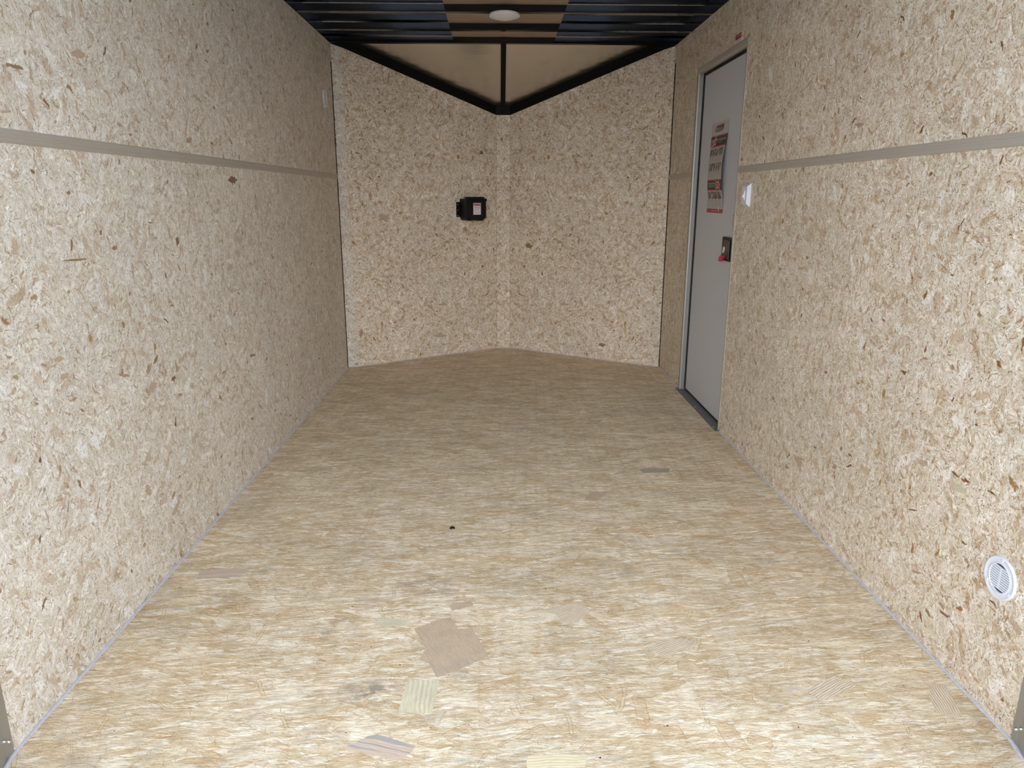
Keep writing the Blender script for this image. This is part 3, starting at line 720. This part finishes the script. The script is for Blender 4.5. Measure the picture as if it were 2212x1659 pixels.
# ------------------------------------------------------------------ dome light under the third bow
t = thing('dome_light', 'round white dome light under a black roof bow', 'ceiling light', (-.004, 3.925, H))
bm = B(); lathe(bm, [(0, 0), (.066, 0), (.074, -.003), (.0765, -.008), (.0765, -.0145), (.074, -.017), (.070, -.0175), (.068, -.0165)], frame(t.location, (1, 0, 0), (0, 1, 0), (0, 0, 1)), 56)
autosmooth(obj('base_ring', bm, M['lampwhite'], t))
bm = B(); lathe(bm, [(.0700, -.0165), (.066, -.0190), (.055, -.0235), (.040, -.0275), (.022, -.0305), (.010, -.0315), (.0035, -.0318), (.0028, -.0345), (0, -.0352)], frame(t.location, (1, 0, 0), (0, 1, 0), (0, 0, 1)), 56)
g = G('lens_plastic'); M['lens'] = g.done((.80, .80, .80), .30); g.b.inputs['Subsurface Weight'].default_value = 0.0
obj('lens', bm, M['lens'], t, smooth=True)

# ------------------------------------------------------------------ side door
door = bpy.data.objects.new('door_1', None); COL.objects.link(door); door.location = (HW, (DY0 + DY1) / 2, 0); door['kind'] = 'structure'
XS = HW + .030
bm = B(); box(bm, (XS, DY0 + .006, .0115), (XS + .022, DY1 - .010, DZ - .008), .002)
obj('door_panel', bm, M['door'], door)
bm = B()   # black rubber around the panel
for lo, hi in (((XS - .006, DY1 - .020, .012), (XS + .018, DY1 - .002, DZ)), ((XS - .006, DY0 + .001, .012), (XS + .018, DY0 + .012, DZ)), ((XS - .004, DY0, DZ - .018), (XS + .018, DY1, DZ - .001)), ((XS - .002, DY0, .004), (XS + .018, DY1, .0125))):
    box(bm, lo, hi, .002)
obj('gasket', bm, M['gasket'], door)
def jamb(bm, P, Q, inward, fl=.024):
    """L-shaped extrusion: flange on the wall, return leg into the opening; P,Q inner edge ends, inward = direction into the opening"""
    P, Q, n_ = Vector(P), Vector(Q), Vector(inward); X = Vector((1, 0, 0))
    prof = [(-fl, -.0025), (-fl, -.001), (-fl, .001), (0, .001), (0, .032), (.0025, .032), (.0030, .010), (.0048, .008), (.0048, .002), (.0030, -.0025), (-.002, -.0038), (-fl + .004, -.0038)]
    prism(bm, [P + n_ * a + X * b for a, b in prof], Q - P)
bm = B()
jamb(bm, (HW, DY1, -.002), (HW, DY1, DZ - .0003), (0, -1, 0), .016); jamb(bm, (HW, DY0, -.002), (HW, DY0, DZ - .0003), (0, 1, 0), .012); jamb(bm, (HW, DY0 - .012, DZ), (HW, DY1 + .020, DZ), (0, 0, -1))
obj('door_frame', bm, M['alu_strip'], door)
bm = B(); jamb(bm, (HW - .0005, DY1 - .001, .0), (HW - .0005, DY1 - .001, DZ - .002), (0, -1, 0)); obj('hinge_jamb', bm, M['alu'], door)
bm = B(); prism(bm, [(HW - .020, DY0 - .02, 0), (HW - .018, DY0 - .02, .0030), (HW + .012, DY0 - .02, .0045), (HW + .034, DY0 - .02, .0045), (HW + .034, DY0 - .02, 0)], (0, DY1 - DY0 + .05, 0))
sill = obj('threshold', bm, plain('grey_threshold', (.13, .135, .14), .45, .3), door)
for y_ in (DY0 + .035, 3.72, DY1 + .005):
    b2 = B(); lathe(b2, [(.0040, 0), (.0036, .0015), (.002, .0022), (0, .0024)], frame((HW - .012, y_, .0033), (1, 0, 0), (0, 1, 0), (0, 0, 1)), 12)
    obj('screw', b2, M['chrome'], sill, smooth=True)
# latch
X0 = XS - .0005
LY0, LY1, LZ0, LZ1 = 3.398, 3.549, .806, .918
bm = B(); box(bm, (X0 - .012, LY0, LZ0), (X0, LY1, LZ1), .004, seg=3)
latch = obj('latch', bm, M['blackplastic'], door)
bm = B(); box(bm, (X0 - .019, LY0 + .02, LZ0 + .012), (X0 - .010, LY1 - .045, LZ1 - .012), .003, seg=2); obj('paddle_well', bm, plain('dark_paddle', (.014, .014, .012), .3), latch)
bm = B(); prism(bm, [(X0 - .0195, LY1 - .072, .872), (X0 - .0195, LY1 - .058, .874), (X0 - .0195, LY1 - .052, .862), (X0 - .0195, LY1 - .050, .845), (X0 - .0195, LY1 - .058, .842), (X0 - .0195, LY1 - .066, .848), (X0 - .0195, LY1 - .074, .858)], (-.004, 0, 0)); obj('release_tab', bm, M['sticker'], latch)
bm = B(); prism(bm, [(X0 - .019, LY1 - .088, .832), (X0 - .019, LY1 - .055, .834), (X0 - .019, LY1 - .028, .822), (X0 - .019, LY1 - .020, .804), (X0 - .019, LY1 - .035, .801), (X0 - .019, LY1 - .060, .806), (X0 - .019, LY1 - .072, .820)], (-.012, 0, 0)); obj('lock_lever', bm, M['redlever'], latch)
bm = B(); box(bm, (X0 - .0135, LY0 + .050, .898), (X0 - .0115, LY0 + .056, .904)); obj('rivet', bm, M['chrome'], latch)

# ------------------------------------------------------------------ poster on the door (11 x 17 in, its lower right side standing off the door)
PY0, PY1, PZ0, PZ1 = 3.889, 3.617, 1.026, 1.465       # left edge is the far one
PW, PH = PY0 - PY1, PZ1 - PZ0
def pm(u, v, off=0.0):
    """u 0..1 left to right, v 0..1 top to bottom; the sheet bellies out from the door"""
    bel = .020 * math.sin(pi * min(1, max(0, (v - .12) / .80))) ** 1.5 if .12 < v < .92 else 0
    bel *= .35 + .65 * u
    return Vector((XS - .0015 - bel - off, PY0 - u * PW, PZ1 - v * PH))
poster = thing('poster', 'tall paper poster with red and charcoal bands taped on the white side door', 'poster', (XS - .001, (PY0 + PY1) / 2, PZ0))
def sheet(bm, u0, v0, u1, v1, off=.0, mi=0, nv=None, nu=4, skew=0.0):
    nv = nv or max(1, int((v1 - v0) * 40)); vs = []
    for j in range(nv + 1):
        vs.append([bm.verts.new(pm(u0 + (u1 - u0) * i / nu + skew * (1 - j / nv), v0 + (v1 - v0) * j / nv, off)) for i in range(nu + 1)])
    for j in range(nv):
        for i in range(nu):
            f_ = bm.faces.new((vs[j][i], vs[j + 1][i], vs[j + 1][i + 1], vs[j][i + 1])); f_.material_index = mi
def ptext(bm, body, uc, vc, hgt, wid, off=.0006, mi=0):
    """hgt, wid as fractions of sheet height / width"""
    t_ = B(); text_mesh(body, 1.0, lambda c: Vector(c), 0, t_)
    xs = [v.co.x for v in t_.verts]; ys = [v.co.y for v in t_.verts]; cx, cy = (min(xs) + max(xs)) / 2, (min(ys) + max(ys)) / 2
    kx, ky = wid / (max(xs) - min(xs)), hgt / (max(ys) - min(ys))
    merge(bm, t_, lambda c: pm(uc + (c.x - cx) * kx, vc - (c.y - cy) * ky, off), mi)
def ppoly(bm, pts, off, mi=0):
    f_ = bm.faces.new([bm.verts.new(pm(u, v, off)) for u, v in pts]); f_.material_index = mi
bm = B(); sheet(bm, 0, 0, 1, 1, 0, 0, 60, 8); sheet(bm, 0, 0, 1, 1, -.0004, 0, 60, 8)
obj('sheet', bm, M['paper'], poster, smooth=True)
bm = B()
ppoly(bm, [(.28, 0.0360), (.45, 0.0312), (.62, 0.0280), (.75, 0.0312), (.76, 0.0440), (.745, 0.0616), (.71, 0.0920), (.70, 0.0904), (.725, 0.0600), (.725, 0.0456), (.71, 0.0392), (.60, 0.0368), (.45, 0.0408), (.30, 0.0488)], .0004, 1)
ppoly(bm, [(.40, 0.1064), (.70, 0.0952), (.72, 0.0992), (.42, 0.1136)], .0004, 1)
ppoly(bm, [(.235, 0.0568), (.30, 0.0488), (.69, 0.0408), (.725, 0.0472), (.71, 0.0904), (.25, 0.1016), (.225, 0.0952)], .0005, 0)
ptext(bm, 'BRAVO', .475, .073, .037, .43, .0008, 2)
ptext(bm, 'TRAILERS', .47, .121, .011, .25, .0008, 2)
obj('logo', bm, [M['ink'], M['red'], M['sticker']], poster)
def band(v0, v1, star_left):
    bm = B(); e_ = .013
    sheet(bm, 0, v0, 1, v0 + e_, .0004, 1, 2); sheet(bm, 0, v0 + e_, 1, v1 - e_, .0004, 0, 4); sheet(bm, 0, v1 - e_, 1, v1, .0004, 1, 2)
    vm = (v0 + v1) / 2; hh = (v1 - v0) / 2
    if star_left:
        ppoly(bm, [(.06, vm - hh * .35), (.30, vm - hh * .40), (.26, vm + hh * .5), (.06, vm + hh * .95)], .0007, 2)
        ppoly(bm, [(.075, vm - hh * .25), (.28, vm - hh * .30), (.24, vm + hh * .42), (.075, vm + hh * .75)], .0009, 1)
        cu, cv, R_ = .30, vm - hh * .05, .11
        for z_, k_, m_ in ((.0011, 1.0, 2), (.0013, .68, 1)):
            P_ = [(cu + R_ * k_ * (1 if i % 2 == 0 else .45) * math.sin(pi * i / 5), cv - R_ * .62 * k_ * (1 if i % 2 == 0 else .45) * math.cos(pi * i / 5)) for i in range(10)]
            for i in range(10): ppoly(bm, [(cu, cv), P_[i], P_[(i + 1) % 10]], z_, m_)
        ptext(bm, 'THE STAR', .165, vm + hh * .08, .012, .16, .0015, 2)
        ptext(bm, 'BRAVO TRAILERS CUSTOMER', .69, vm - hh * .18, .020, .52, .0008, 2); ptext(bm, 'INTERIORS LINE', .57, vm + hh * .22, .010, .27, .0008, 2)
    else:
        ptext(bm, 'TAKE YOUR CARGO TRAILER', .31, vm - hh * .28, .020, .50, .0008, 2); ptext(bm, 'TO A COMMERCIAL QUALITY PRODUCT', .31, vm + hh * .22, .020, .50, .0008, 2)
        ppoly(bm, [(.60, vm - hh * .80), (.92, vm), (.60, vm + hh * .80)], .0007, 2); ppoly(bm, [(.62, vm - hh * .62), (.87, vm), (.62, vm + hh * .62)], .0009, 1)
        cu, cv, R_ = .82, vm, .11
        for z_, k_, m_ in ((.0011, 1.0, 2), (.0013, .66, 1)):
            P_ = [(cu + R_ * k_ * (1 if i % 2 == 0 else .45) * math.cos(pi * i / 5), cv + R_ * .62 * k_ * (1 if i % 2 == 0 else .45) * math.sin(pi * i / 5)) for i in range(10)]
            for i in range(10): ppoly(bm, [(cu, cv), P_[i], P_[(i + 1) % 10]], z_, m_)
        ptext(bm, 'PLUS', .70, vm, .016, .14, .0015, 2)
    obj('banner', bm, [M['band'], M['red'], M['sticker']], poster)
band(.143, .270, True); band(.628, .752, False)
def photo_mat(name, seed):
    g = G(name); P_ = g.v('ADD', g.obj(), (seed, seed, seed)); n = g.noise(g.v('MULTIPLY', P_, (1, 1, .5)), 55, 3, .55)
    return g.done(g.ramp(n, [(.40, (.03, .028, .02)), (.5, (.13, .115, .09)), (.60, (.42, .39, .36)), (.66, (.55, .52, .49))]), .5)
PHM = [photo_mat('photo_print_a', 1.1), photo_mat('photo_print_b', 5.3)]
for v0, v1, tv in ((.284, .366, .378), (.447, .529, .541), (.762, .842, .853)):
    bm = B(); n_ = 5 if v0 < .7 else 4; w_ = .88 / n_
    for i in range(n_): sheet(bm, .05 + i * w_, v0, .05 + (i + 1) * w_ - .012, v1, .0004, i % 2, 3, 2)
    obj('photo_row', bm, PHM, poster)
    bm = B()
    for i in range(n_):
        sheet(bm, .07 + i * w_, tv - .001, .07 + i * w_ + w_ * .42, tv + .0035, .0004, 1, 1, 1)
        for j in range(6 if v0 < .7 else 9): sheet(bm, .055 + i * w_, tv + .012 + j * .0088, .055 + i * w_ + w_ * random.Random(i * 9 + j).uniform(.6, .85), tv + .0136 + j * .0088, .0004, 0, 1, 1)
    obj('text_row', bm, [M['greyink'], M['ink']], poster)
bm = B(); sheet(bm, 0, .955, 1, 1, .0004, 0, 3, 4); ptext(bm, 'Series 800', .50, .974, .014, .34, .0008, 1); sheet(bm, .74, .935, .79, .985, .0007, 1, 2, 1)
obj('footer', bm, [M['red'], M['sticker']], poster)

# bar code label near the door edge
t = thing('barcode_label', 'small white bar code label on the door above the latch', 'label', (XS, 3.43, .943))
bm = B(); box(bm, (XS - .0006, 3.395, .940), (XS, 3.462, 1.040)); obj('label_paper', bm, plain('label_paper', (.60, .60, .61), .5), t)
bm = B(); rr = random.Random(4); x_ = XS - .0010
z_ = 1.012
while z_ > .960:
    h_ = rr.choice((.0008, .0012, .0018)); box(bm, (x_, 3.405, z_ - h_), (XS - .0005, 3.452, z_)); z_ -= h_ + rr.choice((.001, .0015, .002))
for a, b, z0, z1 in ((3.440, 3.455, 1.016, 1.023), (3.418, 3.433, 1.016, 1.023), (3.414, 3.446, 1.031, 1.034), (3.414, 3.446, 1.027, 1.029), (3.405, 3.458, .9535, .9555), (3.405, 3.458, .9475, .9495)):
    box(bm, (x_, a, z0), (XS - .0005, b, z1))
obj('bars', bm, M['greyink'], t)

# ------------------------------------------------------------------ caution sticker above the door
t = thing('caution_sticker', 'small red and white caution sticker on the wall board above the side door', 'label', (HW, 3.47, 1.77))
fr = lambda c: Vector((HW - .0006 - c[2], 3.470 - c[0], 1.788 + c[1]))
bm = B(); box(bm, (HW - .0006, 3.428, 1.772), (HW, 3.514, 1.809)); obj('label_paper', bm, M['sticker'], t)
bm = B(); box(bm, (HW - .0009, 3.431, 1.786), (HW - .0005, 3.512, 1.807)); obj('red_header', bm, M['darkred'], t)
bm = B(); text_mesh('! CAUTION', .0150, lambda c: fr((c[0], c[1] + .0085, .0006)), 0, bm, .95)
for j in range(2): box(bm, (HW - .0010, 3.440, 1.7800 - j * .0035), (HW - .0006, 3.506, 1.7815 - j * .0035), 0, 1)
obj('lettering', bm, [M['sticker'], M['greyink']], t)

# ------------------------------------------------------------------ light switch
SY0, SY1, SZ0, SZ1 = 3.141, 3.213, 1.064, 1.160
t = thing('light_switch', 'white rocker light switch on the right wall beside the door', 'light switch', (HW, (SY0 + SY1) / 2, SZ0))
bm = B(); b_ = .012
lo = [(HW, SY0, SZ0), (HW, SY1, SZ0), (HW, SY1, SZ1), (HW, SY0, SZ1)]; mid = [(HW - .003, y, z) for _, y, z in lo]
hi = [(HW - .018, SY0 + .0010, SZ0 + b_), (HW - .018, SY1 - .003, SZ0 + b_), (HW - .018, SY1 - .003, SZ1 - b_), (HW - .018, SY0 + .0010, SZ1 - b_)]
L = [[bm.verts.new(p_) for p_ in q] for q in (lo, mid, hi)]
for a, b in zip(L, L[1:]):
    for i in range(4): bm.faces.new((a[i], a[(i + 1) % 4], b[(i + 1) % 4], b[i]))
bm.faces.new(L[0]); bm.faces.new(L[2]); bmesh.ops.recalc_face_normals(bm, faces=bm.faces)
bmesh.ops.bevel(bm, geom=list(bm.edges), offset=.0012, segments=2, profile=.5, affect='EDGES')
obj('switch_plate', bm, M['white'], t)
bm = B(); prism(bm, [(HW - .0175, 3.165, 1.092), (HW - .0195, 3.165, 1.092), (HW - .0195, 3.165, 1.132), (HW - .0175, 3.165, 1.132)], (0, .026, 0)); obj('switch_bezel', bm, M['lampwhite'], t)
bm = B(); prism(bm, [(HW - .0190, 3.168, 1.096), (HW - .0215, 3.168, 1.100), (HW - .0290, 3.168, 1.106), (HW - .0230, 3.168, 1.116), (HW - .0200, 3.168, 1.128), (HW - .0190, 3.168, 1.129)], (0, .020, 0)); obj('rocker', bm, M['white'], t)

# ------------------------------------------------------------------ round vents
def vent(name, label, s, yc, zc, R_):
    t = thing(name, label, 'vent', (s * HW, yc, zc - R_), 'round white plastic wall vents')
    fr = frame((s * HW, yc, zc), (0, 1, 0), (0, 0, 1), (-s, 0, 0)); q = R_ / .0475
    bm = B(); lathe(bm, [(R_, 0), (R_, .0025 * q), (R_ - .0012, .0046), (R_ - .003, .0052), (R_ - .0055, .0038), (.0345 * q, .0030), (.0325 * q, .0046), (.0312 * q, .0046), (.0305 * q, .0030), (.0305 * q, .0003)], fr, 64)
    autosmooth(obj('flange', bm, M['white'], t), .9)
    bm = B(); r_ = .0306 * q
    # grille: horizontal louvres and a centre bar, cut to the circle
    n_ = 12; p_ = 2 * r_ / n_
    for i in range(n_):
        z_ = -r_ + (i + .5) * p_; hw_ = math.sqrt(max(0, r_ * r_ - z_ * z_)); 
        if i in (0, n_ - 1): continue
        prism(bm, [fr((-hw_, z_ - p_ * .34, .0006)), fr((hw_, z_ - p_ * .34, .0006)), fr((hw_, z_ + p_ * .34, .0006)), fr((-hw_, z_ + p_ * .34, .0006))], Vector((-s, 0, 0)) * .0028)
    prism(bm, [fr((-.0022, -r_ * .72, .0006)), fr((.0022, -r_ * .72, .0006)), fr((.0022, r_ * .72, .0006)), fr((-.0022, r_ * .72, .0006))], Vector((-s, 0, 0)) * .0029)
    obj('grille', bm, M['white'], t)
    bm = B(); lathe(bm, [(0, .0004), (r_, .0004)], fr, 48); obj('backing', bm, M['slot'], t)
    for a in (90, 212, 328):
        c_ = fr((.0405 * q * math.cos(math.radians(a)), .0405 * q * math.sin(math.radians(a)), .003))
        b2 = B(); lathe(b2, [(.0050 * q, 0), (.0049 * q, .0010), (.0034 * q, .0020), (.0010, .0022), (.0008, .0014), (0, .0012)], frame(c_, (0, 1, 0), (0, 0, 1), (-s, 0, 0)), 18)
        obj('screw', b2, M['white'], t, smooth=True)
vent('wall_vent', 'round white slotted vent low on the right wall near the rear opening', 1, 1.3675, .3155, .0480)
vent('wall_vent', 'round white slotted vent high on the left wall near the front corner', -1, 4.452, 1.648, .0500)

# ------------------------------------------------------------------ battery box on the left nose wall
A0 = Vector((-CH_X, CH_Y, 0))
def bx_(t_, off, z): return A0 + TL * t_ + NL * off + Vector((0, 0, z))
BT = thing('battery_box', 'black plastic battery box with a caution label on the left nose wall', 'battery box', bx_(.88, 0, .94))
def bprism(pts, off0, off1, nm, mat, parent=BT, bev=.0015):
    bm = B(); prism(bm, [bx_(a, off0, z) for a, z in pts], NL * (off1 - off0)); bmesh.ops.recalc_face_normals(bm, faces=bm.faces)
    if bev: bmesh.ops.bevel(bm, geom=list(bm.edges), offset=bev, segments=2, profile=.5, affect='EDGES')
    return obj(nm, bm, mat, parent)
bprism([(.803, .960), (.815, .943), (.940, .943), (.958, .960), (.958, 1.088), (.803, 1.088)], 0, .078, 'case', M['blackplastic'])
bprism([(.800, .966), (.818, .941), (.836, .941), (.838, .945), (.888, .945), (.892, .941), (.935, .941), (.962, .964), (.962, 1.070), (.969, 1.076), (.970, 1.085), (.962, 1.090), (.800, 1.090)], .078, .090, 'lid', M['blackplastic'])
bprism([(.806, 1.088), (.952, 1.088), (.952, 1.101), (.806, 1.101)], .060, .084, 'lid_latch', M['blackplastic'])
bprism([(.773, .965), (.803, .965), (.803, 1.066), (.773, 1.066)], 0, .004, 'mounting_flange', M['blackplastic'])
bprism([(.803, .972), (.820, .972), (.820, 1.075), (.803, 1.075)], .0, .012, 'rib', M['blackplastic'])
for z_ in (1.050, 1.012, .974):
    b2 = B(); lathe(b2, [(.0036, 0), (.0034, .0018), (.002, .0026), (0, .0028)], lambda c, z_=z_: bx_(.7845, .004, z_) + TL * c[0] + Vector((0, 0, c[1])) + NL * c[2], 14)
    obj('screw', b2, M['chrome'], BT, smooth=True)
lab = bprism([(.858, .982), (.918, .982), (.918, 1.060), (.858, 1.060)], .0901, .0905, 'caution_label', M['paperwhite'], BT, 0)
bm = B(); prism(bm, [bx_(.861, .0906, 1.0405), bx_(.9155, .0906, 1.0405), bx_(.9155, .0906, 1.0560), bx_(.861, .0906, 1.0560)], NL * .0002); obj('red_header', bm, M['darkred'], lab)
bm = B()
fn = lambda c: bx_(.8885 + c[0], .0912, 1.0482 + c[1])
text_mesh('CAUTION', .0095, lambda c: fn((c[0] + .005, c[1], 0)), 1, bm, .92)
f_ = bm.faces.new([bm.verts.new(fn(q)) for q in ((-.0225, -.004, 0), (-.0155, -.004, 0), (-.019, .004, 0))]); f_.material_index = 1
for z_, a, b, h_ in ((1.0335, .863, .913, .0026), (1.0265, .866, .911, .0024), (1.0185, .863, .913, .0026), (1.0080, .864, .910, .0012), (1.0045, .864, .880, .0012), (.9995, .864, .912, .0010), (.9960, .864, .912, .0010), (.9925, .864, .912, .0010), (.9890, .864, .905, .0010)):
    prism(bm, [bx_(a, .0906, z_ - h_), bx_(b, .0906, z_ - h_), bx_(b, .0906, z_), bx_(a, .0906, z_)], NL * .0002)
obj('lettering', bm, [plain('mauve_ink', (.28, .16, .18), .6), M['paperwhite']], lab)

# ------------------------------------------------------------------ floor screw
bm = B(); fr = frame((-.200, 2.275, 0), (1, 0, 0), (0, 1, 0), (0, 0, 1))
lathe(bm, [(.0092, .0002), (.0088, .0030), (.0060, .0046), (.0030, .0050), (.0026, .0036), (0, .0034)], fr, 20)
tag(obj('floor_screw', bm, M['black'], None, origin=(-.200, 2.275, 0), smooth=True), 'single black screw head in the middle of the floor near a board joint', 'screw')

# ------------------------------------------------------------------ yard outside
bm = B()
for x0, y0, x1, y1 in ((-60, -90, 60, 30),):
    f_ = bm.faces.new([bm.verts.new(p_) for p_ in ((x0, y0, -.48), (x1, y0, -.48), (x1, y1, -.48), (x0, y1, -.48))])
struct(obj('ground', bm, M['stone']))
